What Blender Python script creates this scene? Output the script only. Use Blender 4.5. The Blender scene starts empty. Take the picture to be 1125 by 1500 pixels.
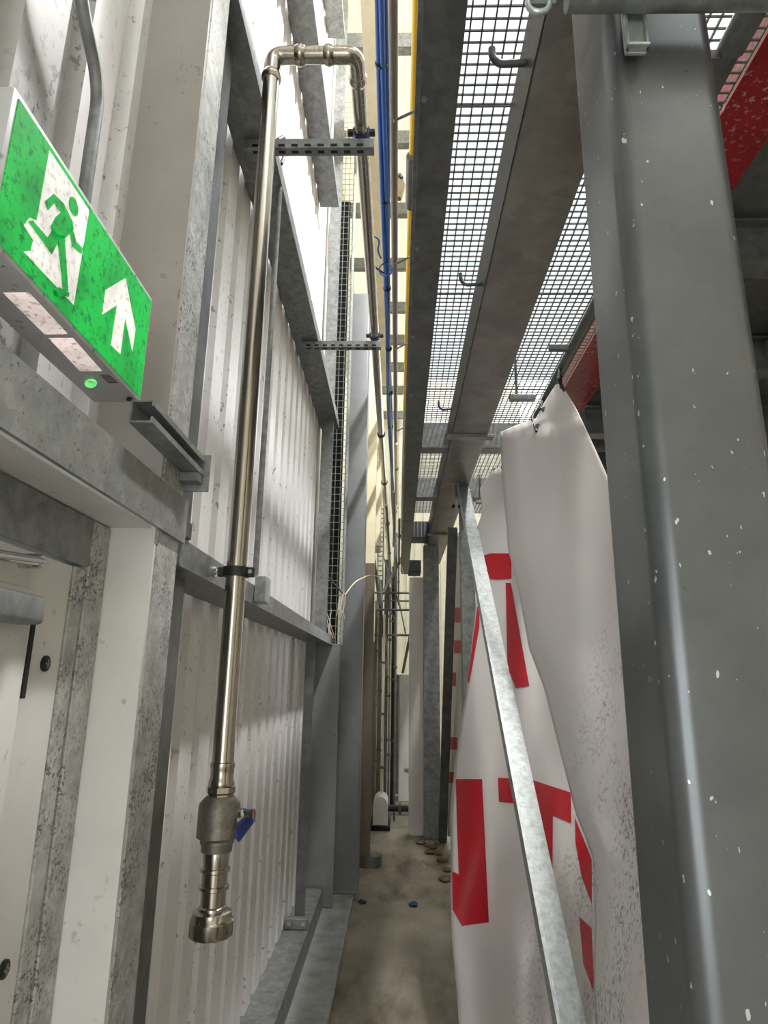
import bpy, bmesh, math, random
from mathutils import Vector, Matrix
random.seed(4)
scn = bpy.context.scene
COL = scn.collection

# ------------------------------------------------------------------ camera
F = 945.0; PX, PY = 562.5, 750.0; EYE = Vector((0, 0, 1.6))
_d = Vector((582 - PX, -(995 - PY), -F)).normalized()
_u = Vector((612 - PX, 2856 + PY, -F)); _u = (_u - _d * _d.dot(_u)).normalized()
_r = _d.cross(_u)
ROT = Matrix((_r, _d, _u))                    # camera axes -> world (X right, Y down the passage, Z up)
cam = bpy.data.cameras.new('camera'); camo = bpy.data.objects.new('camera', cam); COL.objects.link(camo)
cam.sensor_fit = 'VERTICAL'; cam.sensor_height = 36; cam.sensor_width = 27; cam.lens = F / 1500 * 36
cam.clip_start = 0.02; cam.clip_end = 200
camo.matrix_world = Matrix.Translation(EYE) @ ROT.to_4x4()
scn.camera = camo

# ------------------------------------------------------------------ world, light, exposure
w = bpy.data.worlds.new('sky'); scn.world = w; w.use_nodes = True
w.node_tree.nodes['Background'].inputs[0].default_value = (0.93, 0.97, 1.0, 1)
w.node_tree.nodes['Background'].inputs[1].default_value = 4.2
def area(name, loc, target, sx, sy, power, col=(1, 1, 1)):
    l = bpy.data.lights.new(name, 'AREA'); l.shape = 'RECTANGLE'; l.size = sx; l.size_y = sy; l.energy = power; l.color = col
    o = bpy.data.objects.new(name, l); COL.objects.link(o); o.location = loc
    o.rotation_euler = (Vector(target) - Vector(loc)).to_track_quat('-Z', 'Y').to_euler()
    return o
area('linear_high_bay_lamp', (1.5, 2.9, 7.75), (-0.5, 3.0, 3.6), 3.0, 0.2, 400, (1, .98, .95))
scn.view_settings.view_transform = 'Standard'; scn.view_settings.look = 'None'
scn.view_settings.gamma = 1.0; scn.view_settings.use_curve_mapping = False
scn.view_settings.exposure = 0.48

# ------------------------------------------------------------------ helpers
def ray(px, py): return ROT @ Vector(((px - PX) / F, -(py - PY) / F, -1))
def at(px, py, X=None, Y=None, Z=None):
    v = ray(px, py)
    t = X / v.x if X is not None else Y / v.y if Y is not None else (Z - 1.6) / v.z
    return EYE + v * t
ORG = {}
def tag(o, label=None, cat=None, group=None, kind=None):
    if label: o['label'] = label
    if cat: o['category'] = cat
    if group: o['group'] = group
    if kind: o['kind'] = kind
    return o
def thing(name, loc, label=None, cat=None, group=None, kind=None):
    o = bpy.data.objects.new(name, None); COL.objects.link(o); o.location = Vector(loc); o.empty_display_size = .05
    ORG[o.name] = Vector(loc)
    return tag(o, label, cat, group, kind)
def link(name, me, mat, parent=None, origin=None):
    """me in world coordinates"""
    if mat is not None and len(me.materials) == 0:
        for m in (mat if isinstance(mat, (list, tuple)) else [mat]): me.materials.append(m)
    o = bpy.data.objects.new(name, me); COL.objects.link(o)
    if parent is not None:
        org = ORG[parent.name]; o.parent = parent
    else:
        if origin is None:
            xs = [v.co for v in me.vertices]
            origin = Vector((sum(v.x for v in xs) / len(xs), sum(v.y for v in xs) / len(xs), min(v.z for v in xs)))
        org = Vector(origin); o.location = org
    me.transform(Matrix.Translation(-org)); ORG[o.name] = org
    return o
def bm_mesh(bm, smooth=False, ang=40):
    bmesh.ops.recalc_face_normals(bm, faces=bm.faces)
    me = bpy.data.meshes.new('m'); bm.to_mesh(me); bm.free()
    if smooth:
        me.shade_smooth()
        me.set_sharp_from_angle(angle=math.radians(ang))
    return me
def bm_box(bm, x0, x1, y0, y1, z0, z1, bev=0, seg=1):
    r = bmesh.ops.create_cube(bm, size=1, matrix=Matrix.Translation(((x0 + x1) / 2, (y0 + y1) / 2, (z0 + z1) / 2)) @ Matrix.Diagonal((x1 - x0, y1 - y0, z1 - z0, 1)))
    if bev:
        es = {e for v in r['verts'] for e in v.link_edges}
        bmesh.ops.bevel(bm, geom=list(es), offset=bev, segments=seg, affect='EDGES', profile=.5)
def box(name, x0, x1, y0, y1, z0, z1, mat, parent=None, bev=.002, seg=1, origin=None):
    bm = bmesh.new(); bm_box(bm, min(x0, x1), max(x0, x1), min(y0, y1), max(y0, y1), min(z0, z1), max(z0, z1), bev, seg)
    return link(name, bm_mesh(bm, seg > 1), mat, parent, origin)
def frame_of(d):
    d = d.normalized(); a = Vector((0, 0, 1)) if abs(d.z) < .9 else Vector((0, 1, 0))
    s = d.cross(a).normalized(); return s, s.cross(d).normalized()
def fillet(pts, rad, n=6):
    pts = [Vector(p) for p in pts]; out = [pts[0]]
    for i in range(1, len(pts) - 1):
        a, b, c = pts[i - 1], pts[i], pts[i + 1]
        u, v = (a - b), (c - b); r = min(rad, u.length * .49, v.length * .49)
        p, q = b + u.normalized() * r, b + v.normalized() * r
        for k in range(n + 1):
            t = k / n; out.append(p * (1 - t) ** 2 + b * 2 * t * (1 - t) + q * t * t)
    out.append(pts[-1]); return out
def bm_tube(bm, pts, r, n=12, cap=True):
    pts = [Vector(p) for p in pts]; rings = []
    s, t = frame_of(pts[1] - pts[0])
    for i, p in enumerate(pts):
        d = (pts[min(i + 1, len(pts) - 1)] - pts[max(i - 1, 0)]).normalized()
        s = (s - d * s.dot(d)).normalized(); t = d.cross(s)
        rr = r[i] if isinstance(r, (list, tuple)) else r
        rings.append([bm.verts.new(p + (s * math.cos(2 * math.pi * k / n) + t * math.sin(2 * math.pi * k / n)) * rr) for k in range(n)])
    for a, b in zip(rings, rings[1:]):
        for k in range(n): bm.faces.new((a[k], a[(k + 1) % n], b[(k + 1) % n], b[k]))
    if cap:
        bm.faces.new(rings[0][::-1]); bm.faces.new(rings[-1])
def tube(name, pts, r, mat, parent=None, n=12, origin=None, bend=0):
    if bend: pts = fillet(pts, bend)
    bm = bmesh.new(); bm_tube(bm, pts, r, n); return link(name, bm_mesh(bm, True, 50), mat, parent, origin)
def lathe(name, base, axis, prof, mat, parent=None, n=20, origin=None):
    """prof: list of (distance along axis, radius)"""
    base = Vector(base); axis = Vector(axis).normalized(); s, t = frame_of(axis); bm = bmesh.new(); rings = []
    for (h, r) in prof:
        rings.append([bm.verts.new(base + axis * h + (s * math.cos(2 * math.pi * k / n) + t * math.sin(2 * math.pi * k / n)) * r) for k in range(n)])
    for a, b in zip(rings, rings[1:]):
        for k in range(n): bm.faces.new((a[k], a[(k + 1) % n], b[(k + 1) % n], b[k]))
    bm.faces.new(rings[0][::-1]); bm.faces.new(rings[-1])
    return link(name, bm_mesh(bm, True, 35), mat, parent, origin)
def sweep(name, prof, a, b, mat, parent=None, side=None, origin=None, smooth=False):
    """closed 2-D profile (s,t) swept from a to b"""
    a, b = Vector(a), Vector(b); d = (b - a).normalized()
    s = Vector(side) if side is not None else Vector((1, 0, 0))
    s = (s - d * s.dot(d)).normalized(); t = s.cross(d) * -1
    if t.z < 0 and abs(t.z) > .3: t = -t
    bm = bmesh.new()
    r0 = [bm.verts.new(a + s * x + t * y) for x, y in prof]; r1 = [bm.verts.new(b + s * x + t * y) for x, y in prof]
    n = len(prof)
    for k in range(n): bm.faces.new((r0[k], r0[(k + 1) % n], r1[(k + 1) % n], r1[k]))
    bm.faces.new(r0[::-1]); bm.faces.new(r1)
    return link(name, bm_mesh(bm, smooth), mat, parent, origin)
def chan(wd, ht, t=.004):      # channel: web below, two flanges up
    return [(0, 0), (wd, 0), (wd, ht), (wd - t, ht), (wd - t, t), (t, t), (t, ht), (0, ht)]
def rect(wd, ht): return [(0, 0), (wd, 0), (wd, ht), (0, ht)]
def angle_prof(a, b, t=.006): return [(0, 0), (a, 0), (a, t), (t, t), (t, b), (0, b)]
def ibeam(wd, ht, tf=.012, tw=.009):
    m = wd / 2; return [(0, 0), (wd, 0), (wd, tf), (m + tw, tf), (m + tw, ht - tf), (wd, ht - tf), (wd, ht), (0, ht), (0, ht - tf), (m - tw, ht - tf), (m - tw, tf), (0, tf)]
def poly(name, pts3, mat, parent=None, thick=None, origin=None):
    """thin printed or plate polygon; thick = offset vector for depth"""
    bm = bmesh.new(); vs = [bm.verts.new(p) for p in pts3]; f = bm.faces.new(vs); f.normal_update()
    if thick is not None:
        r = bmesh.ops.extrude_face_region(bm, geom=[f])
        bmesh.ops.translate(bm, verts=[v for v in r['geom'] if isinstance(v, bmesh.types.BMVert)], vec=Vector(thick))
    bmesh.ops.triangulate(bm, faces=bm.faces)
    return link(name, bm_mesh(bm), mat, parent, origin)

# ------------------------------------------------------------------ materials
def lin(c):
    f = lambda v: v / 12.92 if v <= .04045 else ((v + .055) / 1.055) ** 2.4
    return tuple(f(v / 255) for v in c) + (1,)
class NT:
    def __init__(s, name):
        s.m = bpy.data.materials.new(name); s.m.use_nodes = True; s.t = s.m.node_tree; s.b = s.t.nodes['Principled BSDF']
        s.co = s.t.nodes.new('ShaderNodeTexCoord').outputs['Object']
    def n(s, typ, **k):
        o = s.t.nodes.new(typ)
        for a, v in k.items(): setattr(o, a, v)
        return o
    def noise(s, scale, detail=4, rough=.55, stretch=None, off=0):
        mp = s.n('ShaderNodeMapping'); s.t.links.new(s.co, mp.inputs[0]); mp.inputs['Location'].default_value = (off, off * 1.7, off * .6)
        if stretch: mp.inputs['Scale'].default_value = stretch
        x = s.n('ShaderNodeTexNoise'); s.t.links.new(mp.outputs[0], x.inputs[0])
        x.inputs['Scale'].default_value = scale; x.inputs['Detail'].default_value = detail; x.inputs['Roughness'].default_value = rough
        return x.outputs[0]
    def vor(s, scale, stretch=None):
        mp = s.n('ShaderNodeMapping'); s.t.links.new(s.co, mp.inputs[0])
        if stretch: mp.inputs['Scale'].default_value = stretch
        x = s.n('ShaderNodeTexVoronoi'); s.t.links.new(mp.outputs[0], x.inputs[0]); x.inputs['Scale'].default_value = scale
        return x.outputs['Color']
    def ramp(s, fac, stops, const=False):
        r = s.n('ShaderNodeValToRGB'); s.t.links.new(fac, r.inputs[0]); e = r.color_ramp.elements
        if const: r.color_ramp.interpolation = 'CONSTANT'
        while len(e) < len(stops): e.new(.5)
        for i, (p, c) in enumerate(stops): e[i].position = p; e[i].color = c if len(c) == 4 else (*c, 1)
        return r.outputs[0]
    def mix(s, fac, a, b, mode='MIX'):
        m = s.n('ShaderNodeMix', data_type='RGBA', blend_type=mode)
        for sock, v in ((m.inputs[0], fac), (m.inputs[6], a), (m.inputs[7], b)):
            if isinstance(v, bpy.types.NodeSocket): s.t.links.new(v, sock)
            else: sock.default_value = v
        return m.outputs[2]
    def done(s, col, rough=.5, metal=0, bump=None, bs=.2, bd=.002, spec=.5):
        if isinstance(col, bpy.types.NodeSocket): s.t.links.new(col, s.b.inputs['Base Color'])
        else: s.b.inputs['Base Color'].default_value = col
        if isinstance(rough, bpy.types.NodeSocket): s.t.links.new(rough, s.b.inputs['Roughness'])
        else: s.b.inputs['Roughness'].default_value = rough
        s.b.inputs['Metallic'].default_value = metal; s.b.inputs['Specular IOR Level'].default_value = spec
        if bump is not None:
            bp = s.n('ShaderNodeBump'); bp.inputs['Strength'].default_value = bs; bp.inputs['Distance'].default_value = bd
            s.t.links.new(bump, bp.inputs['Height']); s.t.links.new(bp.outputs[0], s.b.inputs['Normal'])
        return s.m
B1, W1 = (0, 0, 0, 1), (1, 1, 1, 1)
def galv(name, a, b, rough=.45, metal=.35, spots=None, scale=18, spotcol=(60, 60, 58)):
    t = NT(name); n = t.noise(scale, 6, .65); v = t.vor(scale * 3)
    c = t.mix(t.ramp(n, [(.3, B1), (.7, W1)]), lin(a), lin(b))
    bw = t.n('ShaderNodeRGBToBW'); t.t.links.new(v, bw.inputs[0]); c = t.mix(.15, c, bw.outputs[0], 'OVERLAY')
    if spots:
        sp = t.noise(130, 3, .7, off=3); big = t.noise(9, 3, .6, off=7)
        m1 = t.ramp(sp, [(spots, B1), (spots + .06, W1)]); m2 = t.ramp(big, [(.42, B1), (.6, W1)])
        c = t.mix(t.mix(1.0, m1, m2, 'MULTIPLY'), c, lin(spotcol))
    return t.done(c, rough, metal, n, .12, .002)
def painted(name, col, rough=.5, dirt=None, dcol=(70, 68, 64), vary=.06, dscale=45, bump=0.03, chips=None):
    t = NT(name); n = t.noise(5, 5, .6)
    lo = tuple(max(0, int(x * (1 - vary))) for x in col); hi = tuple(min(255, int(x * (1 + vary * .6))) for x in col)
    c = t.mix(t.ramp(n, [(.3, B1), (.7, W1)]), lin(lo), lin(hi))
    if dirt:
        sp = t.noise(dscale, 3, .65, (1, 1, .7), 5); big = t.noise(3.5, 3, .6, off=2)
        m = t.mix(1.0, t.ramp(sp, [(dirt, B1), (dirt + .07, W1)]), t.ramp(big, [(.4, B1), (.62, W1)]), 'MULTIPLY')
        c = t.mix(m, c, lin(dcol))
    if chips:
        sp = t.noise(110, 2, .5, (.9, .9, .45), 9); m = t.ramp(sp, [(chips, B1), (chips + .02, W1)])
        c = t.mix(m, c, lin((205, 208, 208)))
    return t.done(c, rough, 0, n, bump, .003)
def plain(name, col, rough=.5, metal=0): return NT(name).done(lin(col), rough, metal)
def glow(name, col, strength, base=(200, 200, 200)):
    t = NT(name); n = t.noise(90, 4, .7); g = t.noise(7, 3, .6, off=4)
    sp = t.mix(1.0, t.ramp(n, [(.53, W1), (.62, (.28, .28, .28, 1))]), t.ramp(g, [(.35, (.45, .45, .45, 1)), (.6, W1)]), 'MULTIPLY')
    t.t.links.new(t.mix(1.0, sp, lin(col), 'MULTIPLY'), t.b.inputs['Emission Color'])
    t.b.inputs['Emission Strength'].default_value = strength
    return t.done(lin(base), .4)
M = {}
M['galv'] = galv('galvanised', (108, 111, 111), (148, 151, 150))
M['galv_spot'] = galv('galvanised_splattered', (150, 152, 150), (196, 197, 194), spots=.52, metal=.15, spotcol=(92, 92, 90))
M['galv_lintel'] = galv('galvanised_lintel', (118, 121, 118), (158, 160, 157), spots=.6, metal=.25, scale=12, spotcol=(80, 82, 80))
M['galv_dark'] = galv('galvanised_dull', (84, 86, 86), (114, 116, 115), scale=9, metal=.3)
M['galv_brown'] = galv('galvanised_brownish', (118, 114, 109), (144, 140, 135), scale=5, metal=.25)
M['beam_side_shade'] = galv('beam_side_shade_steel', (52, 53, 53), (70, 71, 71), scale=9, metal=.1)  # colour for the shaded side of the box beam
M['galv_pale'] = galv('galvanised_pale', (138, 144, 143), (176, 181, 180), scale=26, metal=.2)
M['sheet'] = painted('white_cladding', (226, 224, 224), .38, dirt=.6, vary=.03, dcol=(130, 126, 124))
M['panel_white'] = painted('white_panel', (216, 214, 211), .45, dirt=.64, vary=.04, dcol=(140, 136, 130))
M['panel_shaded'] = painted('white_panel_shaded', (166, 160, 154), .5, dirt=.64, vary=.04, dcol=(120, 115, 110))  # shaded tone of the white panel
M['sheet_dirty_shaded'] = painted('white_cladding_splattered_shaded', (174, 173, 170), .42, dirt=.54, vary=.06, dcol=(104, 103, 101))  # splatter, plus a base colour darkened for the weaker light on the near sheets
M['grey_paint'] = painted('grey_column_steel', (104, 107, 109), .32, dirt=.66, vary=.1, chips=.715)
M['grey_paint'].node_tree.nodes['Principled BSDF'].inputs['Metallic'].default_value = .55
M['grey_blue'] = painted('grey_blue_paint', (122, 125, 128), .4, dirt=.66, vary=.07)
M['cream'] = painted('cream_paint', (236, 226, 196), .5, vary=.05)
M['cream_sheet'] = painted('cream_sheet', (232, 226, 206), .45, vary=.05)
M['red'] = painted('red_paint', (150, 26, 38), .4, dirt=.56, dcol=(190, 150, 150), vary=.2)
M['yellow'] = painted('yellow_paint', (226, 184, 40), .4, vary=.05)
M['black'] = plain('black_plastic', (28, 29, 30), .5)
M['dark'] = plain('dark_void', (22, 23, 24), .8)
M['chrome'] = plain('chrome', (215, 215, 215), .12, 1)
M['zinc'] = galv('bright_zinc', (150, 160, 160), (200, 208, 206), .3, .6)
M['blue'] = plain('blue_cable', (28, 78, 148), .45)
M['blue_handle'] = plain('blue_vinyl', (28, 38, 92), .4)
M['brown_pipe'] = painted('brown_pipe', (112, 102, 88), .45, vary=.12)
M['wire'] = plain('cream_wire', (222, 214, 190), .5)
M['rubble'] = painted('rubble', (120, 104, 84), .9, vary=.3)
M['blue_rag'] = plain('blue_rag', (40, 70, 110), .8)
def stainless():
    t = NT('stainless_steel'); n = t.noise(4, 4, .6, (40, 40, 1)); c = t.mix(n, lin((150, 143, 132)), lin((196, 190, 180)))
    return t.done(c, t.ramp(n, [(.3, (.16,) * 3), (.7, (.3,) * 3)]), 1.0)
M['steel'] = stainless()
M['cast'] = galv('cast_steel', (112, 106, 98), (140, 134, 126), .5, .7, scale=40)
def concrete():
    t = NT('floor_concrete'); n = t.noise(1.6, 8, .62); g = t.noise(40, 4, .7, off=4); st = t.noise(2.2, 6, .6, (1.6, .5, 1), 11)
    c = t.mix(t.ramp(n, [(.32, B1), (.68, W1)]), lin((124, 116, 102)), lin((164, 155, 141)))
    c = t.mix(t.ramp(st, [(.5, B1), (.66, W1)]), c, lin((98, 88, 72)))
    c = t.mix(.18, c, g, 'OVERLAY')
    return t.done(c, .75, 0, g, .25, .003)
M['concrete'] = concrete()
def kerbmat():
    t = NT('kerb_concrete'); n = t.noise(7, 7, .65); c = t.mix(t.ramp(n, [(.35, B1), (.65, W1)]), lin((138, 140, 139)), lin((180, 182, 180)))
    return t.done(c, .8, 0, n, .3, .004)
M['kerb'] = kerbmat()
def translucent(name, col, amt):
    t = NT(name); n = t.noise(2, 3); c = t.mix(n, lin(col), lin(tuple(int(v * .95) for v in col)))
    t.done(c, .5)
    tr = t.n('ShaderNodeBsdfTranslucent'); t.t.links.new(c, tr.inputs[0])
    mx = t.n('ShaderNodeMixShader'); mx.inputs[0].default_value = amt
    t.t.links.new(t.b.outputs[0], mx.inputs[1]); t.t.links.new(tr.outputs[0], mx.inputs[2])
    t.t.links.new(mx.outputs[0], t.t.nodes['Material Output'].inputs[0])
    return t.m
M['rooflight'] = translucent('translucent_roof_sheet', (232, 236, 238), .55)
M['rooflight_cream'] = translucent('translucent_cream_roof', (236, 231, 214), .55)
def bannermat():
    t = NT('white_banner_vinyl'); sp = t.noise(60, 3, .7, off=3); big = t.noise(2.6, 4, .6, off=1)
    m = t.mix(1.0, t.ramp(sp, [(.52, B1), (.62, W1)]), t.ramp(big, [(.46, B1), (.6, W1)]), 'MULTIPLY')
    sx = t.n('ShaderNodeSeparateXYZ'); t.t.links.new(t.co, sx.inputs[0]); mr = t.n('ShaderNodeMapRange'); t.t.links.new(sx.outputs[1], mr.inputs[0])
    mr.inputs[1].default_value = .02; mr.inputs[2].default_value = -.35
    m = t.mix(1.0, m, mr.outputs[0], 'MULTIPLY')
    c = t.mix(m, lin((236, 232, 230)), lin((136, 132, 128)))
    t.done(c, .42, 0, big, .05, .01)
    tr = t.n('ShaderNodeBsdfTranslucent'); t.t.links.new(c, tr.inputs[0])
    mx = t.n('ShaderNodeMixShader'); mx.inputs[0].default_value = .2
    t.t.links.new(t.b.outputs[0], mx.inputs[1]); t.t.links.new(tr.outputs[0], mx.inputs[2])
    t.t.links.new(mx.outputs[0], t.t.nodes['Material Output'].inputs[0])
    return t.m
M['banner'] = bannermat()
M['banner_red'] = painted('red_banner_print', (190, 22, 38), .42, vary=.06)
M['sign_green'] = glow('lit_green_sign', (0, 200, 70), .62, (0, 90, 40))
M['sign_white'] = glow('lit_white_sign', (255, 246, 232), .5)
M['sign_lamp'] = glow('lit_diffuser', (255, 232, 222), .55)
M['sign_led'] = glow('green_led', (90, 255, 120), 1.0)
M['sign_case'] = painted('grey_sign_case', (188, 189, 190), .4, dirt=.6, vary=.05)

# ------------------------------------------------------------------ setting
box('floor', -6, 6, -4, 22, -.15, 0, M['concrete'], bev=0)['kind'] = 'structure'
box('trim_1', -.8, -.315, -4, 5.36, 0, .045, M['kerb'], bev=.008)['kind'] = 'structure'      # concrete kerb

def corr_profile(L, pitch, groove, depth, slope=.014):
    """polyline (u, d): proud flats with narrow recessed grooves"""
    pts = [(0, 0)]; u = 0
    while u + pitch <= L + 1e-6:
        e = u + pitch - groove - 2 * slope
        pts += [(e, 0), (e + slope, -depth), (e + slope + groove, -depth), (u + pitch, 0)]; u += pitch
    if u < L - 1e-6: pts.append((L, 0))
    return pts
def corr(name, fn, prof, mat, parent, th):
    """fn(u, d, k): k=0/1 start or end of the sweep"""
    bm = bmesh.new(); rows = []
    for dd in (0, -th):
        rows.append([[bm.verts.new(fn(u, d + dd, k)) for u, d in prof] for k in (0, 1)])
    n = len(prof)
    for (a, b) in rows:
        for i in range(n - 1): bm.faces.new((a[i], a[i + 1], b[i + 1], b[i]))
    (a, b), (c, d) = rows
    for i in range(n - 1):
        bm.faces.new((a[i], a[i + 1], c[i + 1], c[i])); bm.faces.new((b[i], b[i + 1], d[i + 1], d[i]))
    for i in (0, n - 1): bm.faces.new((a[i], b[i], d[i], c[i]))
    return link(name, bm_mesh(bm), mat, parent)
XW = -.655
wl = thing('wall_left', (XW, 2, .18), kind='structure')
prof = corr_profile(1.0, .2, .05, .032)
for i in range(-4, 5):
    y0 = .05 + i * 1.0
    z0 = 2.0 if y0 < 1.2 else .165
    if y0 == 1.05: pass
    L = min(1.0, 5.02 - y0)
    pr = prof if L > .99 else corr_profile(L, .2, .05, .032)
    corr('cladding_sheet', lambda u, d, k: Vector((XW + d, y0 + u, (z0, 11.0)[k])), pr, M['sheet_dirty_shaded'] if y0 < .9 else M['sheet'], wl, .001)
# the lower part of the sheet between door post and first sheet joint
corr('cladding_sheet', lambda u, d, k: Vector((XW + d + .0005, 1.45 + u, (.165, 2.0)[k])), corr_profile(.6, .2, .05, .032), M['sheet'], wl, .001)

for i in range(5):
    corr('far_cladding_sheet', lambda u, d, k: Vector((-.78 + d, 5.02 + 2 * i + u, (0, 8.0)[k])), corr_profile(2.0, .2, .05, .032), M['cream_sheet'], wl, .002)
box('closing_strip', -.78, -.656, 5.021, 5.03, .046, 8.0, M['galv'], wl, 0)
# roof: translucent corrugated sheets with purlins
ce = thing('ceiling', (0, 4, 8), kind='structure')
for i in range(8):
    x0 = -1.0 + i * .3
    if i >= 4: break
    corr('roof_sheet', lambda u, d, k: Vector((x0 + u, (-2, 16)[k], 8.0 - d)), corr_profile(.3, .1, .02, .03), M['rooflight_cream'], ce, .002)
for i in range(10):
    y0 = -2 + i * 1.5
    corr('deck_sheet', lambda u, d, k: Vector(((.2, 6.0)[k], y0 + u, 8.0 - d)), corr_profile(1.5, .15, .05, .04), M['rooflight'], ce, .002)
PUR = [1.9, 3.1, 4.3, 5.5, 6.7, 7.8, 8.9, 10.0, 11.4, 12.8]
for i, y in enumerate(PUR):
    o = sweep('purlin', chan(.1, .18, .006), (-.9, y + 3.2, 7.75), (.5, y + 3.2, 7.75), M['galv'], ce, side=(0, 1, 0))

# far end wall (cream sheet) with a bright opening beside it
wf = thing('wall_far', (0, 15, 0), kind='structure')
for i in range(6):
    x0 = -3 + i * 1.0
    corr('far_sheet', lambda u, d, k: Vector((x0 + u, 15 - d, (0, 9)[k])), prof, M['cream_sheet'], wf, .002)
wr = thing('wall_right', (4.2, 4, 0), kind='structure')
for i in range(-2, 8):
    y0 = i * 2.0
    corr('right_sheet', lambda u, d, k: Vector((4.2 - d, y0 + u, (0, 8.0)[k])), corr_profile(2.0, .2, .05, .032), M['cream_sheet'], wr, .002)

# unseen wall behind the camera, added with a doorway that shapes the light
wb = thing('wall_back_unseen', (1.5, -3, 0), kind='structure')
for (x0, x1, z0, z1) in ((-.9, -.6, 0, 8.0), (.45, 4.2, 0, 8.0), (-.6, .45, 2.5, 8.0)):
    box('back_panel_unseen', x0, x1, -3.05, -3, z0, z1, M['cream_sheet'], wb, 0)
# ------------------------------------------------------------------ left wall steelwork
RX0, RX1 = -.65, -.5
def rail(z, y0, y1, label, h=.065, mat='galv'):
    o = sweep('cladding_rail', [(0, 0), (.15, 0), (.15, h), (.146, h), (.146, .004), (.004, .004), (.004, h), (0, h)], (RX0, y0, z), (RX0, y1, z), M[mat])
    return tag(o, label, 'rail', 'horizontal rails on the left wall')
rail(1.845, 1.45, 5.2, 'galvanised horizontal rail at clamp height carrying the grey junction box')
rail(3.6, 1.45, 5.0, 'galvanised horizontal wall rail just above the two strut brackets', .07, 'galv')
rail(5.27, 1.45, 4.4, 'galvanised wall rail behind the top bend of the steel pipe', .07, 'galv')
rail(7.0, 1.45, 4.4, 'highest galvanised wall rail, at the top of the photo', .07, 'galv')

p = thing('door_post', (-.58, 1.36, 0), 'tall white post with splattered galvanised edge beside exit sign', 'post')
box('face_plate', -.66, -.502, 1.29, 1.30, .046, 1.99, M['panel_white'], p, 0)
box('upper_face_plate', -.66, -.502, 1.29, 1.30, 1.991, 7.9, M['panel_shaded'], p, 0)  # same white face, dimmer light above the lintel put into its colour
box('flange', -.655, -.5, 1.3005, 1.43, .046, 7.9, M['galv_spot'], p, .003)
box('inner_flange', -.655, -.56, 1.4305, 1.68, .18, 7.9, M['galv_dark'], p, .002)  # set-back face, the shade of its recess put in as a darker colour

o = thing('door_lintel', (-.55, .3, 1.9), 'mottled galvanised lintel beam above the white door', 'lintel')
sweep('front_flange', rect(.008, .1), (-.499, -1.0, 1.895), (-.499, 1.445, 1.895), M['galv_lintel'], o)
sweep('soffit_plate', rect(.14, .006), (-.65, -1.0, 1.896), (-.65, 1.289, 1.896), M['panel_white'], o)
sweep('top_flange', rect(.14, .006), (-.65, -1.0, 1.99), (-.65, 1.289, 1.99), M['galv_dark'], o)
for (yy, zz) in ((.90, 1.955), (1.18, 1.93), (.42, 1.95)):
    lathe('bolt_hole', (-.5005, yy, zz), (1, 0, 0), [(0, .006), (.001, .006)], M['dark'], o, 10)

# door: frame and leaf face the passage
XD = -.6
dr = thing('door_1', (XD, .5, .045), kind='structure')
yf = at(120, 1000, X=XD).y; yl = at(103, 1000, X=XD).y; ye = at(84, 1000, X=XD).y
box('door_frame', XD - .05, XD + .006, yl + .004, 1.289, .045, 1.893, M['galv_spot'], dr, .002)
box('frame_head', XD - .05, XD + .006, -1.0, yl, 1.80, 1.893, M['galv'], dr, .002)
box('leaf_edge', XD - .045, XD + .004, ye, yl - .003, .05, 1.795, M['galv_spot'], dr, .002)
yp = at(52, 850, X=XD).y
lf = box('leaf', XD - .045, XD, -.4, ye - .001, .05, 1.795, M['panel_white'], dr, .002)
bm = bmesh.new(); bm_box(bm, XD - .01, XD + .012, -.3, yp - .01, .3, 1.735, .008, 2)
link('raised_panel', bm_mesh(bm, True), M['panel_white'], dr)
a = at(24, 975, X=XD)
box('slot', XD + .001, XD + .013, at(41, 975, X=XD + .012).y - .006, at(41, 975, X=XD + .012).y + .004, a.z - .05, a.z + .07, M['dark'], dr, 0)
for (px, py) in ((65, 972), (4, 1420)):
    c = at(px, py, X=XD)
    s_ = lathe('screw_cap', c, (1, 0, 0), [(0, .0135), (.004, .0135), (.006, .010)], M['black'], dr, 18)
    box('cross_slot', XD + .0055, XD + .0075, c.y - .007, c.y + .007, c.z - .0015, c.z + .0015, M['galv'], s_, 0)
    box('cross_slot', XD + .0055, XD + .0075, c.y - .0015, c.y + .0015, c.z - .007, c.z + .007, M['galv'], s_, 0)
c0, c1 = at(-10, 812, X=XD + .03), at(58, 822, X=XD + .03)
arm = tube('closer_arm', [c0, c1], .008, M['chrome'], dr)
lathe('arm_pivot', c1 - Vector((.03, 0, 0)), (1, 0, 0), [(0, .012), (.03, .012), (.036, .009)], M['chrome'], arm)
c2 = at(50, 895, X=XD + .03)
bm = bmesh.new(); bm_box(bm, XD, XD + .05, .2, c2.y, c2.z - .022, c2.z + .022, .008, 3)
link('panic_bar', bm_mesh(bm, True), M['galv'], dr)

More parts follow.
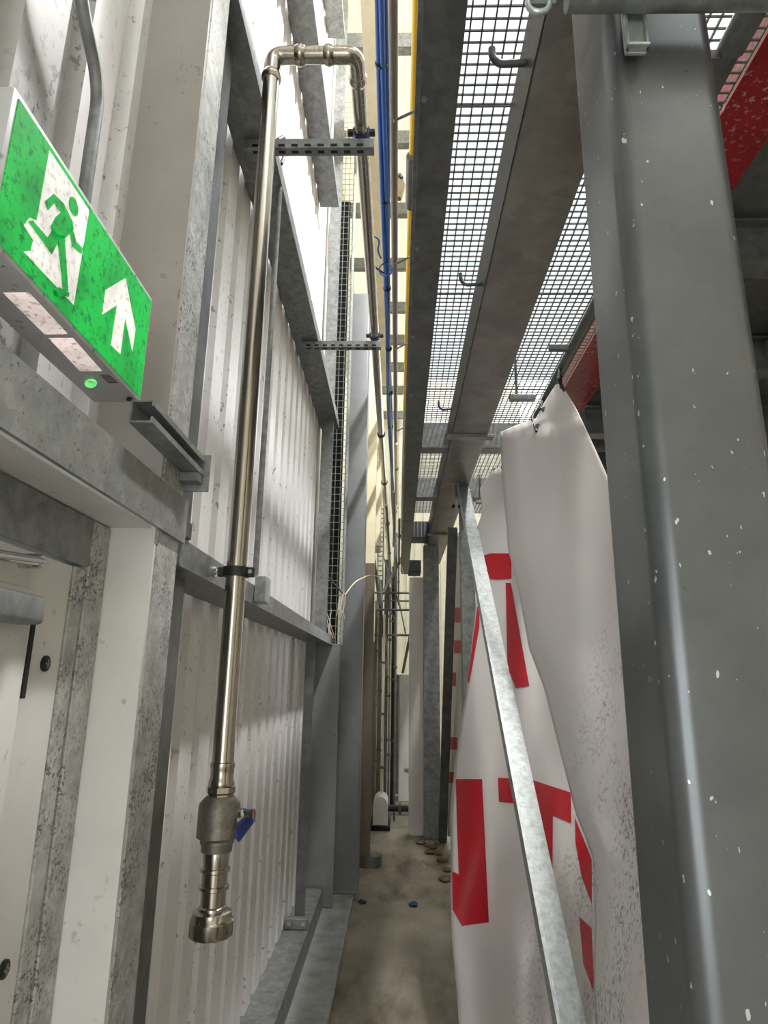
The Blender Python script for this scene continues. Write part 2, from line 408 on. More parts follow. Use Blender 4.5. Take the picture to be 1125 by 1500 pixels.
# sole channel on the kerb, angle strut and its cleat
sc = sweep('sole_channel', [(0, 0), (.19, 0), (.19, .13), (0, .13)], (-.70, 1.61, .046), (-.70, 5.02, .046), M['galv'])
tag(sc, 'galvanised base channel running along the kerb under the white sheeting', 'channel')
st = thing('angle_strut', (-.59, 4.31, .18), 'upright galvanised angle at the far end of the lower sheeting', 'strut')
sweep('upright', angle_prof(.06, .05), (-.60, 4.30, .185), (-.60, 4.30, 1.845), M['galv_dark'], st, side=(1, 0, 0))
box('cleat', -.648, -.515, 4.24, 4.29, .178, .235, M['galv'], st, .003)
for dx in (-.62, -.54): lathe('bolt', (dx, 4.24, .21), (0, -1, 0), [(0, .012), (.012, .012)], M['zinc'], st, 6)
up = sweep('wall_end_post', chan(.09, .06, .005), (-.62, 4.82, 1.92), (-.62, 4.82, 8.0), M['galv'], side=(1, 0, 0)); tag(up, 'slim galvanised post closing the end of upper white sheeting', 'post')
# grey columns beyond the sheeting
o = box('return_panel', -.70, -.44, 5.05, 5.06, .046, 1.858, M['grey_blue'], bev=.003); tag(o, 'recessed grey steel panel between white sheeting and grey column', 'panel')
gc = thing('grey_column', (-.38, 5.5, 0), 'big grey painted column at the end of the left wall', 'column')
zc = at(520, 432, Y=5.4).z
box('shaft', -.475, -.285, 5.37, 5.56, .0, zc, M['grey_blue'], gc, .012, 3)
box('base_plate', -.54, -.28, 5.3655, 5.62, .0455, .06, M['grey_blue'], gc, .003)
o = box('gap_shade_board', -.62, -.48, 5.2, 5.22, 1.86, 6.0, M['dark'], bev=0); tag(o, 'black board painting in the shade of the gap behind the wire cable tray', 'board')  # added board, its black stands for the shade in the gap

# vertical wire basket tray
ct = thing('wire_cable_tray', (-.53, 5.08, 1.9), 'vertical zinc wire basket tray at the end of the left wall', 'cable tray')
xa, xb = -.575, -.445
for xx, yy in ((xa, 5.08), (xa, 5.14), (xa + .043, 5.14), (xa + .087, 5.14), (xb, 5.14), (xb, 5.08)):
    tube('long_wire', [(xx, yy, 1.86), (xx, yy, 7.2)], .003, M['zinc'], ct, 6)
me = None
for k in range(88):
    z = 1.88 + k * .06
    if me is None:
        o = tube('cross_wire', [(xa, 5.08, z), (xa, 5.14, z), (xb, 5.14, z), (xb, 5.08, z)], .003, M['zinc'], ct, 6); me = o.data
    else:
        o = bpy.data.objects.new('cross_wire', me); COL.objects.link(o); o.parent = ct; o.location = (0, 0, k * .06)
sh = box('tray_edge_trim', -.44, -.425, 5.05, 5.15, 1.85, 6.6, M['galv_pale'], bev=.002); tag(sh, 'pale galvanised edge trim to the right of wire tray', 'trim')
# loose wires spilling from the tray
lw = thing('loose_wires', (-.45, 5.0, 2.0), 'tangle of cut cream wires spilling from the cable tray', 'wires')
b0 = at(505, 872, Y=4.95)
for k in range(9):
    e = at(498 + random.uniform(-6, 8), 898 + random.uniform(-6, 12), Y=4.95 + random.uniform(-.05, .05))
    tube('wire', fillet([b0 + Vector((random.uniform(-.01, .01), 0, .02)), (b0 + e) / 2 + Vector((random.uniform(-.03, .03), 0, 0)), e], .05), .003, M['wire'], lw, 6)
tube('feed_cable', fillet([b0, at(520, 852, Y=5), at(542, 842, Y=5.2), at(556, 845, Y=5.6), at(560, 880, Y=5.6)], .1), .006, M['wire'], lw, 8)
tube('dark_cable', fillet([at(481, 845, Y=5.04), at(492, 858, Y=4.98), b0], .06), .006, M['black'], lw, 8)
for k in range(8):
    a_ = at(475 + k * 2.2, 935, Y=5.03); e = at(472 + random.uniform(0, 22), 895 + random.uniform(-12, 20), Y=5.03)
    tube('cut_wire', [a_, e], .003, M['wire'], lw, 5)

# ------------------------------------------------------------------ exit sign
XS = -.49; sy0, sy1, sz0, sz1 = .646, 1.122, 2.10, 2.322
sg = thing('exit_sign', (-.53, .88, 2.10), 'lit green emergency exit sign with running figure and up arrow', 'exit sign')
hs = box('housing', -.58, XS, sy0, sy1, sz0, sz1, M['sign_case'], sg, .004, 2)
box('green_face', XS - .002, XS + .0015, sy0 + .01, sy1 - .008, sz0 + .008, sz1 - .010, M['sign_green'], sg, 0)
def c1(pts, X, oy=0, s=.31111): return [at(x * s, y * s + oy, X=X) for x, y in pts]
def decal(name, pts, X, oy, mat, par=None): return poly(name, c1(pts, X, oy), M[mat], par or sg, thick=(.0008, 0, 0))
ds = decal('door_symbol', [(232, 710), (418, 990), (345, 1435), (110, 1185), (145, 1180), (155, 1130), (112, 1060), (140, 1025), (172, 1040)], XS + .0017, 0, 'sign_white')
G = XS + .0027
hd = [(345 + 21 * math.cos(t) + 4 * math.sin(t), 972 + 45 * math.sin(t) + 12 * math.cos(t)) for t in [k * math.pi / 8 for k in range(16)]]
decal('figure', hd, G, 0, 'sign_green', ds)
decal('figure', [(213, 945), (252, 912), (300, 960), (338, 1040), (346, 1078), (330, 1095), (302, 1125), (250, 1112), (240, 1062), (262, 1020), (286, 1000), (255, 955), (224, 990)], G, 0, 'sign_green', ds)
decal('figure', [(130, 1040), (152, 1038), (222, 1118), (248, 1080), (282, 1118), (243, 1197)], G, 0, 'sign_green', ds)
decal('figure', [(268, 1105), (302, 1110), (320, 1372), (296, 1366)], G, 0, 'sign_green', ds)
decal('figure', [(326, 1080), (340, 1075), (356, 1135), (388, 1170), (382, 1196), (338, 1158)], G, 0, 'sign_green', ds)
decal('figure', [(255, 1360), (275, 1352), (325, 1378), (322, 1398), (298, 1392), (285, 1400)], G, 0, 'sign_green', ds)
decal('arrow', [(590, 25), (497, 80), (480, 195), (550, 150), (522, 340), (566, 382), (588, 205), (622, 368), (636, 265)], XS + .0017, 400, 'sign_white')
def under(name, pts, mat, dz=.0008):
    poly(name, [at(x * .31111, y * .31111 + 400, Z=sz0 - .0003) for x, y in pts], M[mat], sg, thick=(0, 0, -dz))
under('lamp_window', [(15, 92), (138, 92), (318, 285), (212, 288)], 'sign_lamp')
under('lamp_window', [(230, 306), (343, 306), (480, 460), (377, 460)], 'sign_lamp')
under('indicator', [(428 + 28 * math.cos(k * .5236), 516 + 18 * math.sin(k * .5236)) for k in range(12)], 'sign_led', .003)
for k in range(6): under('rating_print', [(470 + k * 8, 480 + k * 7), (515 + k * 8, 478 + k * 7), (518 + k * 8, 481 + k * 7), (472 + k * 8, 484 + k * 7)], 'galv_dark', .0004)
under('test_button', [(609 + 15 * math.cos(k * .5236), 592 + 9 * math.sin(k * .5236)) for k in range(12)], 'black', .001)
ss = thing('sign_strut', (-.53, 1.2, 2.06), 'slotted galvanised strut channel carrying the exit sign', 'strut')
sweep('channel', [(0, 0), (.044, 0), (.044, .012), (.040, .012), (.040, .004), (.004, .004), (.004, .041), (.040, .041), (.040, .033), (.044, .033), (.044, .045), (0, .045)], (-.499, 1.10, 2.052), (-.499, 1.425, 2.052), M['galv'], ss)
box('end_plate', -.499, -.442, 1.4255, 1.4315, 2.015, 2.105, M['galv'], ss, .001)
box('fixing_cleat', -.499, -.456, 1.39, 1.425, 2.03, 2.0515, M['galv'], ss, .001)
o = box('small_cleat', -.555, -.495, 1.455, 1.50, 1.915, 1.955, M['galv_dark'], bev=.002); tag(o, 'small grey steel cleat at the corner under sign strut', 'cleat')
# conduit above the sign
pts = [at(112, -60, X=-.6), at(122, 20, X=-.6), at(146, 128, X=-.6), at(127, 262, X=-.6), at(116, 340, X=-.6)]
o = tube('bent_conduit', pts, .0125, M['galv'], n=14, bend=.06); tag(o, 'bent grey conduit rising above the exit sign', 'conduit')

# ------------------------------------------------------------------ stainless pipe drop with valve
YP = 1.72; XP = -.437; RP = .027; ZT = 3.64
X2 = -.155
pp = thing('steel_pipe', (XP, YP, .99), 'stainless steel pipe bending over at the top with a ball valve below', 'pipe')
def z_at(py): return at(335, py, Y=YP).z
zb = z_at(1118)
R2 = .075
riser = tube('riser', [(XP, YP, zb), (XP, YP, ZT - R2)], RP, M['steel'], pp, 24)
tube('elbow', fillet([(XP, YP, ZT - R2), (XP, YP, ZT), (XP + R2, YP, ZT)], .1, 12), RP * 1.04, M['steel'], pp, 24)
tube('cross_pipe', [(XP + R2, YP, ZT), (X2 - R2, YP, ZT)], RP, M['steel'], pp, 24)
tube('elbow', fillet([(X2 - R2, YP, ZT), (X2, YP, ZT), (X2, YP + R2, ZT)], .1, 12), RP * 1.04, M['steel'], pp, 24)
tube('far_run', [(X2, YP + R2, ZT), (X2, 14.0, ZT)], RP, M['steel'], pp, 24)
def collar(b, ax, nm='press_collar'):
    lathe(nm, b, ax, [(0, RP), (.001, RP + .002), (.010, RP + .006), (.018, RP + .007), (.026, RP + .005), (.034, RP + .002), (.035, RP)], M['steel'], pp, 24)
collar((XP, YP, ZT - R2 - .035), (0, 0, 1)); collar((XP + R2, YP, ZT), (1, 0, 0)); collar((X2 - R2 - .035, YP, ZT), (1, 0, 0)); collar((X2, YP + R2, ZT), (0, 1, 0))
def L(name, rows, mat, n=24):   # lathe hung below the riser; rows: (photo row, radius)
    zt = z_at(rows[0][0]); return lathe(name, (XP, YP, zt), (0, 0, -1), [(zt - z_at(r), q) for r, q in rows], M[mat], pp, n)
L('press_coupling', [(1116, .027), (1117, .030), (1122, .031), (1126, .029), (1140, .029), (1144, .032), (1150, .032), (1154, .029)], 'steel')
L('union_nut', [(1150, .031), (1152, .036), (1160, .036), (1163, .032), (1170, .032)], 'steel', 8)
vb = L('valve_body', [(1166, .033), (1170, .041), (1176, .049), (1182, .051), (1225, .051), (1230, .041), (1235, .041), (1236, .038), (1247, .037)], 'cast', 20)
L('hose_tail', [(1245, .026), (1246, .031), (1252, .032), (1270, .030), (1271, .035), (1276, .035), (1278, .030), (1296, .030), (1297, .035), (1302, .035), (1304, .029), (1326, .029), (1328, .033), (1334, .034)], 'steel')
L('threaded_nut', [(1332, .036), (1335, .046), (1346, .049), (1348, .052), (1368, .052), (1371, .049)], 'steel', 12)
zv = z_at(1194)
bonnet = lathe('valve_stem', (XP + .040, YP - .005, zv), (1, -.15, .1), [(0, .016), (.02, .015), (.022, .010), (.04, .009), (.042, .013), (.05, .013)], M['steel'], vb, 8)
h0 = at(352, 1192, Y=YP - .01); h1 = at(361, 1196, Y=YP - .01); h2 = at(357, 1225, Y=YP - .03)
hv = poly('valve_handle', [at(352, 1186, Y=YP - .01), at(368, 1190, Y=YP - .012), at(371, 1205, Y=YP - .03), at(350, 1234, Y=YP - .04), at(345, 1230, Y=YP - .04), at(346, 1215, Y=YP - .03)], M['blue_handle'], vb, thick=(.002, .014, .002))
poly('handle_plate', [at(347, 1188, Y=YP - .013), at(356, 1186, Y=YP - .013), at(358, 1196, Y=YP - .016), at(348, 1205, Y=YP - .02)], M['chrome'], vb, thick=(0, -.004, 0))
def clamp_v(z):
    c = lathe('pipe_clamp', (XP, YP, z - .013), (0, 0, 1), [(0, RP), (0.0005, RP + .008), (.0255, RP + .008), (.026, RP)], M['black'], pp, 24)
    box('clamp_ear', XP + RP + .004, XP + RP + .022, YP - .008, YP + .008, z - .013, z + .013, M['black'], c, .002)
    box('clamp_ear', XP - RP - .022, XP - RP - .004, YP - .008, YP + .008, z - .013, z + .013, M['black'], c, .002)
    lathe('clamp_screw', (XP + RP + .013, YP - .016, z), (0, 1, 0), [(0, .006), (.03, .006)], M['chrome'], c, 8)
    lathe('fixing_stud', (-.5, YP, z), (1, 0, 0), [(0, .014), (.008, .014), (.009, .007), (.05, .007)], M['chrome'], c, 10)
clamp_v(z_at(838))
def clamp_h(y):
    c = lathe('pipe_clamp', (X2, y - .013, ZT), (0, 1, 0), [(0, RP), (.0005, RP + .007), (.0255, RP + .007), (.026, RP)], M['blue_handle'], pp, 24)
    for s in (-1, 1): box('clamp_ear', X2 + s * (RP + .004), X2 + s * (RP + .026), y - .013, y + .013, ZT - .008, ZT + .008, M['black'], c, .002)
    tube('drop_stud', [(X2, y, ZT - RP), (X2, y, 3.595)], .006, M['chrome'], c, 8)
s1 = at(548, 218, Z=3.565); s2 = at(558, 508, Z=3.565)
clamp_h(s1.y); clamp_h(s2.y)
for k, y in enumerate((5.2, 6.6)):
    lathe('pipe_clamp', (X2, y - .013, ZT), (0, 1, 0), [(0, RP), (.0005, RP + .008), (.0255, RP + .008), (.026, RP)], M['black'], pp, 16)
for s, lb in ((s1, 'near galvanised slotted strut bracket under the steel pipe'), (s2, 'farther galvanised slotted strut bracket under the steel pipe')):
    x0 = -.60
    o = thing('strut_bracket', (x0, s.y, 3.55), lb, 'bracket', 'strut brackets under the pipe')
    sweep('channel', [(0, 0), (.041, 0), (.041, .041), (.028, .041), (.028, .036), (.036, .036), (.036, .004), (.005, .004), (.005, .036), (.013, .036), (.013, .041), (0, .041)], (x0, s.y - .02, 3.553), (s.x, s.y - .02, 3.553), M['galv'], o, side=(0, 1, 0))
    n = int((s.x - x0) / .05)
    for k in range(n):
        box('slot', x0 + .03 + k * .05, x0 + .055 + k * .05, s.y - .006, s.y + .008, 3.5523, 3.5535, M['dark'], o, 0)
        box('slot', x0 + .03 + k * .05, x0 + .055 + k * .05, s.y - .0208, s.y - .0195, 3.558, 3.570, M['dark'], o, 0)
# conduit dropping to a junction box on the rail
jb = thing('conduit_drop', (-.56, 2.1, 1.9), 'slim grey conduit dropping to a square junction box on rail', 'conduit')
c = at(381, 866, X=-.49)
ctp = at(415, 232, X=-.545); cb = Vector((-.545, ctp.y, 1.93))
jx = at(379, 864, X=-.49)
tube('conduit', [(-.51, jx.y + .02, jx.z + .05), (-.51, jx.y + .02, 3.6)], .011, M['galv'], jb, 12)
box('junction_box', -.499, -.46, jx.y - .03, jx.y + .055, jx.z - .045, jx.z + .045, M['galv_pale'], jb, .002, 1)
tube('hanger_loop', fillet([at(412, 240, X=-.5), at(421, 215, X=-.5), at(415, 200, X=-.5), at(407, 205, X=-.5)], .03), .008, M['black'], jb, 8)

# ------------------------------------------------------------------ overhead services in the gap
bl = thing('blue_cable_bundle', (-.1, 4, 4.4), 'bundle of blue cables running overhead along the passage', 'cables')
for k, (dx, dz) in enumerate(((-.012, 0), (.008, -.008), (-.002, .016), (.014, .012))):
    pts = []
    for i in range(60):
        y = .8 + i * .22; pts.append((-.098 + dx + .006 * math.sin(y * 1.7 + k) + .008 * math.sin(y * .6 + 1), y, 4.4 + dz + .01 * math.sin(y * 1.3 + 2 * k)))
    tube('cable', pts, .013, M['blue'], bl, 8)
for i in range(7): lathe('cable_tie', (-.098, 1.5 + i * .9, 4.40), (0, 1, 0), [(0, .030), (.012, .030)], M['black'], bl, 10)
lp = at(565, 395, Z=4.33)
tube('tie_loop', [lp + Vector((.045 * math.cos(t), 0, .05 * math.sin(t))) for t in [k * .3491 for k in range(19)]], .006, M['blue'], bl, 6)
tube('loose_end', fillet([at(540, 350, Z=4.35), at(548, 345, Z=4.35), at(556, 352, Z=4.35), at(553, 368, Z=4.35), at(558, 378, Z=4.35)], .05), .006, M['blue'], bl, 6)
tube('loose_end', fillet([at(540, 357, Z=4.33), at(541, 380, Z=4.33), at(550, 392, Z=4.33), at(562, 400, Z=4.33)], .08), .007, M['black'], bl, 6)
o = tube('brown_service_pipe', [(-.042, .6, 4.5), (-.042, 14.0, 4.5)], .022, M['brown_pipe'], n=14); tag(o, 'thin brown service pipe running beside the blue cables', 'pipe')
yp_ = thing('yellow_pipe', (.066, 3, 4.6), 'yellow painted gas pipe along the gallery edge', 'pipe')
ye_ = at(590, 600, Z=4.6).y
tube('run', [(.066, .6, 4.6), (.060, ye_, 4.6)], .02, M['yellow'], yp_, 14)
yc = at(597, 265, Z=4.6).y
lathe('coupling', (.062, yc - .22, 4.58), (0, 1, 0), [(0, .034), (.42, .034)], M['galv_dark'], yp_, 16)
tube('lower_run', [(.060, ye_ + .02, 4.6), (.060, 14.0, 4.6)], .017, M['galv_pale'], yp_, 12)
for i, row in enumerate((168, 380, 506, 628)):
    y = at(590, row, Z=4.5).y
    o = tube('pipe_hanger', [(-.042, y, 4.46), (.10, y, 4.54)], .008, M['galv_dark'], n=8)
    tag(o, ['nearest', 'second', 'third', 'farthest'][i] + ' small hanger rod between the brown and yellow pipes', 'hanger', 'pipe hangers')
cb_ = thing('cream_beam', (-.2, 3, 6.5), 'cream painted steel beam high above the passage', 'beam')
sweep('beam', ibeam(.16, .3), (-.31, 1.0, 6.4), (-.31, 10.0, 6.4), M['cream'], cb_)
gx = at(577, 272, Z=6.4)
poly('gusset', [at(565, 258, Z=6.4), at(588, 252, Z=6.4), at(594, 270, Z=6.4), at(588, 296, Z=6.4), at(565, 288, Z=6.4)], M['cream'], cb_, thick=(0, 0, .012))
for q in ((582, 256), (588, 258), (578, 288), (584, 290)):
    lathe('bolt', at(q[0], q[1], Z=6.4), (0, 0, -1), [(0, .022), (.02, .022)], M['galv_dark'], cb_, 6)
# cream post standing past the grey column, on a round base
cp = thing('cream_post', (-.26, 6.3, 0), 'cream post on a round dark base beyond the grey column', 'post')
box('shaft', -.325, -.232, 6.28, 6.38, .03, 2.7, M['brown_pipe'], cp, .004)
box('upper_shaft', -.325, -.232, 6.28, 6.38, 2.701, 5.3, M['cream'], cp, .004)
lathe('base_ring', (-.235, 6.32, 0), (0, 0, 1), [(0, .11), (.085, .11), (.09, .105)], M['galv_dark'], cp, 24)
box('timber_edge', -.345, -.326, 6.27, 6.37, .9, 4.2, M['brown_pipe'], cp, .003)
o = box('cream_cabinet', -.30, -.20, 6.9, 7.3, 3.0, 4.3, M['cream'], bev=.01); tag(o, 'tall cream box fixed high beside the cream post', 'box')

# ------------------------------------------------------------------ gallery on the right
ZB, ZG = 3.11, 3.33
eb = thing('gallery_edge_beam', (.1, 4, ZB), 'dark galvanised edge channel of the overhead gallery beside yellow pipe', 'beam')
sweep('channel', [(0, 0), (.102, 0), (.102, .012), (.012, .012), (.012, .20), (.09, .20), (.09, .212), (0, .212)], (.048, .3, ZB), (.048, 9.5, ZB), M['galv_dark'], eb)
sweep('toe_strip', rect(.022, .02), (.036, .3, ZB + .03), (.036, 9.5, ZB + .03), M['galv'], eb)
for i in range(9): lathe('bolt', (.06, 1.4 + i * .62, ZB), (0, 0, -1), [(0, .008), (.006, .008)], M['galv'], eb, 6)
gb = thing('gallery_main_beam', (.45, 4, ZB), 'wide galvanised box beam under the gallery resting on the columns', 'beam')
sweep('side_shade_strip', rect(.004, .195), (.3355, .3, ZB + .012), (.3355, 8.6, ZB + .012), M['beam_side_shade'], gb)  # added strip, paints the beam's left side as dark as its shade
bm = bmesh.new(); bm_box(bm, .34, .562, .3, 8.6, ZB, 3.315, .006, 2); link('box_section', bm_mesh(bm, True), M['galv_brown'], gb)
yj = at(688, 638, Z=ZB).y; yj2 = at(640, 782, Z=ZB).y
for y in (yj, yj2): box('joint_plate', .31, .60, y - .03, y + .03, ZB - .022, ZB - .0005, M['galv_brown'], gb, .003)
# grating panels
pitch = .0335; gx0, gx1 = .152, 1.02; gl = pitch * 30
LB, CB = None, None
ordn = ['nearest', 'second nearest', 'third nearest', 'fourth nearest', 'fifth nearest', 'farthest']
nb = int((gx1 - gx0) / pitch)
for i in range(6):
    y0 = .62 + i * (gl + .008)
    g = thing('floor_grating', (gx0, y0, ZG), ordn[i] + ' panel of galvanised square-mesh floor grating in the gallery overhead', 'grating', 'gallery gratings')
    for k in range(nb + 1):
        if LB is None: o = box('bearing_bar', gx0 - .002, gx0 + .002, y0, y0 + gl, ZG - .004, ZG + .004, M['galv_dark'], g, 0); LB = o.data
        else:
            o = bpy.data.objects.new('bearing_bar', LB); COL.objects.link(o); o.parent = g; o.location = (k * pitch, 0, 0)
    for k in range(31):
        if CB is None: o = box('cross_bar', gx0, gx0 + nb * pitch, y0 - .002, y0 + .002, ZG - .003, ZG + .003, M['galv_dark'], g, 0); CB = o.data
        else:
            o = bpy.data.objects.new('cross_bar', CB); COL.objects.link(o); o.parent = g; o.location = (0, k * pitch, 0)
# cross members between edge beam and main beam, and right of it
for i, (row, lb) in enumerate(((655, 'nearest galvanised cross member between edge channel and box beam'), (728, 'second galvanised cross member between edge channel and box beam'))):
    y = at(635, row, Z=3.13).y
    o = thing('cross_member', (.245, y, 3.12), lb, 'cross beam', 'gallery cross members')
    box('left_piece', .151, .339, y, y + .12, 3.125, 3.31, M['galv'], o, .004)
    box('right_piece', .563, 1.0, y, y + .12, 3.125, 3.31, M['galv'], o, .004)
dk = thing('louvred_box', (.23, 6.2, 3.1), 'black louvred box between the gallery beams', 'box')
yy = at(620, 788, Z=3.12).y
box('case', .151, .335, yy, yy + .3, 3.12, 3.31, M['black'], dk, .004)
for k in range(4): box('louvre', .17 + k * .04, .178 + k * .04, yy - .012, yy - .0005, 3.13, 3.30, M['galv'], dk, .001)
y3 = at(612, 838, Z=3.12).y
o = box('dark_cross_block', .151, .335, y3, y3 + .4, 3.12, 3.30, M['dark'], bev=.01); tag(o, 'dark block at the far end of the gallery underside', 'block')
# J hooks that clip the grating to the beam
for i, (px, py, s) in enumerate(((770, 92, 1.25), (705, 416, 1.0), (662, 571, 1.0))):
    c = at(px, py, X=.338); c.z = min(c.z, 3.28); r = .008 * s
    o = tube('grating_hook', fillet([(.339, c.y, c.z), (.29 - .02 * s, c.y, c.z - .004), (.272 - .02 * s, c.y, c.z + .02), (.272 - .02 * s, c.y, c.z + .05)], .02), r, M['galv_dark'], n=10)
    tag(o, ['nearest', 'middle', 'farthest'][i] + ' bent steel hook clipped beside the box beam under the grating', 'hook', 'grating hooks')
for i, (px, py, lb) in enumerate(((756, 560, 'steel hanger with flat foot under the grating above the banner'), (703, 720, 'small far steel hanger under the grating behind the banner'))):
    c = at(px, py, Z=3.18)
    o = thing('drop_hanger', (c.x, c.y, 3.1), lb, 'hanger', 'drop hangers')
    tube('rod', [(c.x, c.y, 3.33), (c.x, c.y, 3.10)], .007, M['galv_dark'], o, 8)
    box('foot', c.x - .04, c.x + .10, c.y - .02, c.y + .02, 3.07, 3.10, M['galv'], o, .003)
# handrail tube that the banner hangs from, red beam, dark joists
hr = thing('hanging_rail', (.88, 3, 3.2), 'round galvanised tube under the gallery that the banner is tied to', 'rail')
xr = at(860, 470, Z=3.25).x
tube('tube', [(xr, .7, 3.25), (xr, 6.5, 3.25)], .026, M['galv_dark'], hr, 16)
jy = at(1060, 60, Z=3.25).y
lathe('socket', (xr, jy - .1, 3.25), (0, 1, 0), [(0, .036), (.12, .036), (.122, .03)], M['galv_dark'], hr, 16)
for y in (jy + .05, 3.0, 5.0): box('bracket', xr - .12, xr - .02, y - .015, y + .015, 3.235, 3.265, M['galv_dark'], hr, .002)
rb = sweep('red_beam', [(0, 0), (.2, 0), (.2, .19), (0, .19)], (1.02, .5, 3.36), (1.02, 7.5, 3.36), M['red']); tag(rb, 'red painted steel beam beyond the gallery, scuffed with dust', 'beam')
rd = thing('ceiling_soffit', (2.4, 4, 3.3), 'dark steel soffit beyond the red beam', 'soffit')
box('soffit_plate', 1.25, 4.1, .4, 7.5, 3.40, 3.44, M['galv_dark'], rd, 0)
for i in range(5):
    y = 1.3 + i * .9
    o = sweep('dark_joist', ibeam(.1, .2), (1.24, y, 3.18), (4.1, y, 3.18), M['galv_dark'], side=(0, 1, 0)); tag(o, ['first', 'second', 'third', 'fourth', 'fifth'][i] + ' dark joist under the soffit right of the red beam, counted from the near column', 'joist', 'dark joists')
for i, (a_, b_) in enumerate((((1120, 380), (1110, 400)), ((1135, 500), (1125, 505)))):
    o = sweep('diagonal_brace', rect(.08, .06), at(a_[0] + 40, a_[1] - 50, Y=2.2 + i * .5), at(b_[0] - 40, b_[1] + 60, Y=3.0 + i * .5), M['galv'], side=(1, 0, 0)); tag(o, ['upper', 'lower'][i] + ' galvanised diagonal brace glimpsed right of the near column', 'brace')

# near column
nc = thing('near_column', (.43, .95, 0), 'large grey box column with a rounded corner, nearest on the right', 'column')
bm = bmesh.new()
r = bmesh.ops.create_cube(bm, size=1, matrix=Matrix.Translation((.43, .942, 1.555)) @ Matrix.Diagonal((.18, .19, 3.11, 1)))
es = [e for e in bm.edges if abs((e.verts[0].co - e.verts[1].co).z) > 1]
bmesh.ops.bevel(bm, geom=es, offset=.03, segments=8, affect='EDGES', profile=.5)
link('shaft', bm_mesh(bm, True, 60), M['grey_paint'], nc)
box('base_plate', .27, .60, .78, 1.1, 0, .015, M['galv'], nc, .002)
hb = thing('top_bar', (.5, .8, 2.74), 'galvanised bar crossing the head of the near column', 'bar')
zt = at(960, 8, Y=.79).z
tube('bar', [(.262, .79, zt + .028), (1.3, .79, zt + .028)], .028, M['galv'], hb, 16)
a_, b_ = at(914, 22, Y=.815), at(951, 70, Y=.815)
box('clip_plate', a_.x, b_.x, .822, .83, b_.z, a_.z + .03, M['zinc'], hb, .002)
box('clip_lip', a_.x, b_.x, .808, .822, b_.z, b_.z + .005, M['zinc'], hb, .001)
for s in (0, 1): box('clip_rim', (a_.x, b_.x - .004)[s], (a_.x + .004, b_.x)[s], .812, .822, b_.z, a_.z, M['zinc'], hb, .001)
rg = at(789, 6, Y=.8)
tube('ring', [rg + Vector((.017 * math.cos(t), 0, .017 * math.sin(t))) for t in [k * .3307 for k in range(20)]], .005, M['zinc'], hb, 8)
box('end_cleat', rg.x - .02, rg.x + .03, .80, .81, rg.z + .004, rg.z + .06, M['galv'], hb, .002)

# brace and posts behind
bt, bb = at(676, 712, Z=3.11), at(826, 1480, X=.5)
dirn = (bb - bt).normalized(); t_ = -bb.z / dirn.z; bfl = bb + dirn * t_
br = thing('kicker_brace', bfl, 'long slanting galvanised brace in front of the white banner', 'brace')
sweep('brace', [(0, 0), (.095, 0), (.095, .012), (.012, .012), (.012, .06), (0, .06)], bt - Vector((.04, 0, 0)), bfl - Vector((.04, 0, 0)), M['galv_pale'], br, side=(1, 0, 0))
box('top_cleat', bt.x - .05, bt.x + .06, bt.y - .03, bt.y + .06, 3.02, 3.109, M['galv'], br, .003)
for q in ((664, 742), (673, 742)): lathe('bolt', at(q[0], q[1], Y=bt.y - .04), (0, -1, 0), [(0, .016), (.015, .016)], M['black'], br, 6)
def post(px0, px1, row, Y, z1, label, mat, dy=.1):
    a_, b_ = at(px0, row, Y=Y), at(px1, row, Y=Y)
    o = box('gallery_post', a_.x, b_.x, Y, Y + dy, 0, z1, M[mat], bev=.006); return tag(o, label, 'post', 'gallery posts')
post(676, 697, 900, 5.0, 3.09, 'galvanised gallery post right behind the slanting brace', 'galv')
post(621, 645, 1100, 7.3, 3.10, 'far dark galvanised gallery post beside the white column', 'galv', .16)
post(599, 621, 1100, 7.45, 2.75, 'far off-white column left of the dark gallery post', 'panel_white', .16)
a_, b_ = at(663, 775, Y=5.6), at(648, 1235, Z=0)
o = sweep('leaning_prop', rect(.085, .06), a_ - Vector((.04, 0, 0)), b_ - Vector((.04, 0, 0)), M['galv_dark'], side=(1, 0, 0)); tag(o, 'slightly leaning dark prop between the far post and the banner', 'prop')

# ------------------------------------------------------------------ banners
def lerp(tab, x):
    if x <= tab[0][0]: return tab[0][1]
    for (a, b), (c, d) in zip(tab, tab[1:]):
        if x <= c: return b + (d - b) * (x - a) / (c - a)
    return tab[-1][1]
def sm(t): t = max(0, min(1, t)); return t * t * (3 - 2 * t)
def sheetA(px, py, off=0):
    t = (py - 690) / 810
    top = 4.45 - (px - 700) * .004
    bot = 3.4 - (px - 662) * .0046
    s = sm(t * 1.05)
    Y = top * (1 - s) + bot * s
    Y += .06 * math.sin((px - 660) * .05 + (py - 900) * .012) * (.3 + s) + .02 * abs(math.sin((px - 640) * .035 - (py - 700) * .006)) * s + .03 * math.sin((py - 690) * .02 + px * .03) * s
    if py > 1380: Y += .10 * math.sin((px - 690) * .06) * (py - 1380) / 120
    return at(px, py, Y=Y - off)
def sheetB(px, py, off=0):
    t = (py - 560) / 940
    top = 3.62 - (px - 735) * .006
    bot = 2.0 - (px - 870) * .006
    Y = top * (1 - t) + bot * t
    Lp = lerp(LB_, py)
    e = max(0, 1 - (px - Lp) / 26); Y += .10 * e * e                    # rolled edge
    Y += .045 * math.sin((px - Lp) * .045 + (py - 600) * .008) + .03 * abs(math.sin((px - 700) * .02 + (py - 560) * .0045)) + .02 * math.sin(py * .016 + px * .02)
    return at(px, py, Y=Y - off)
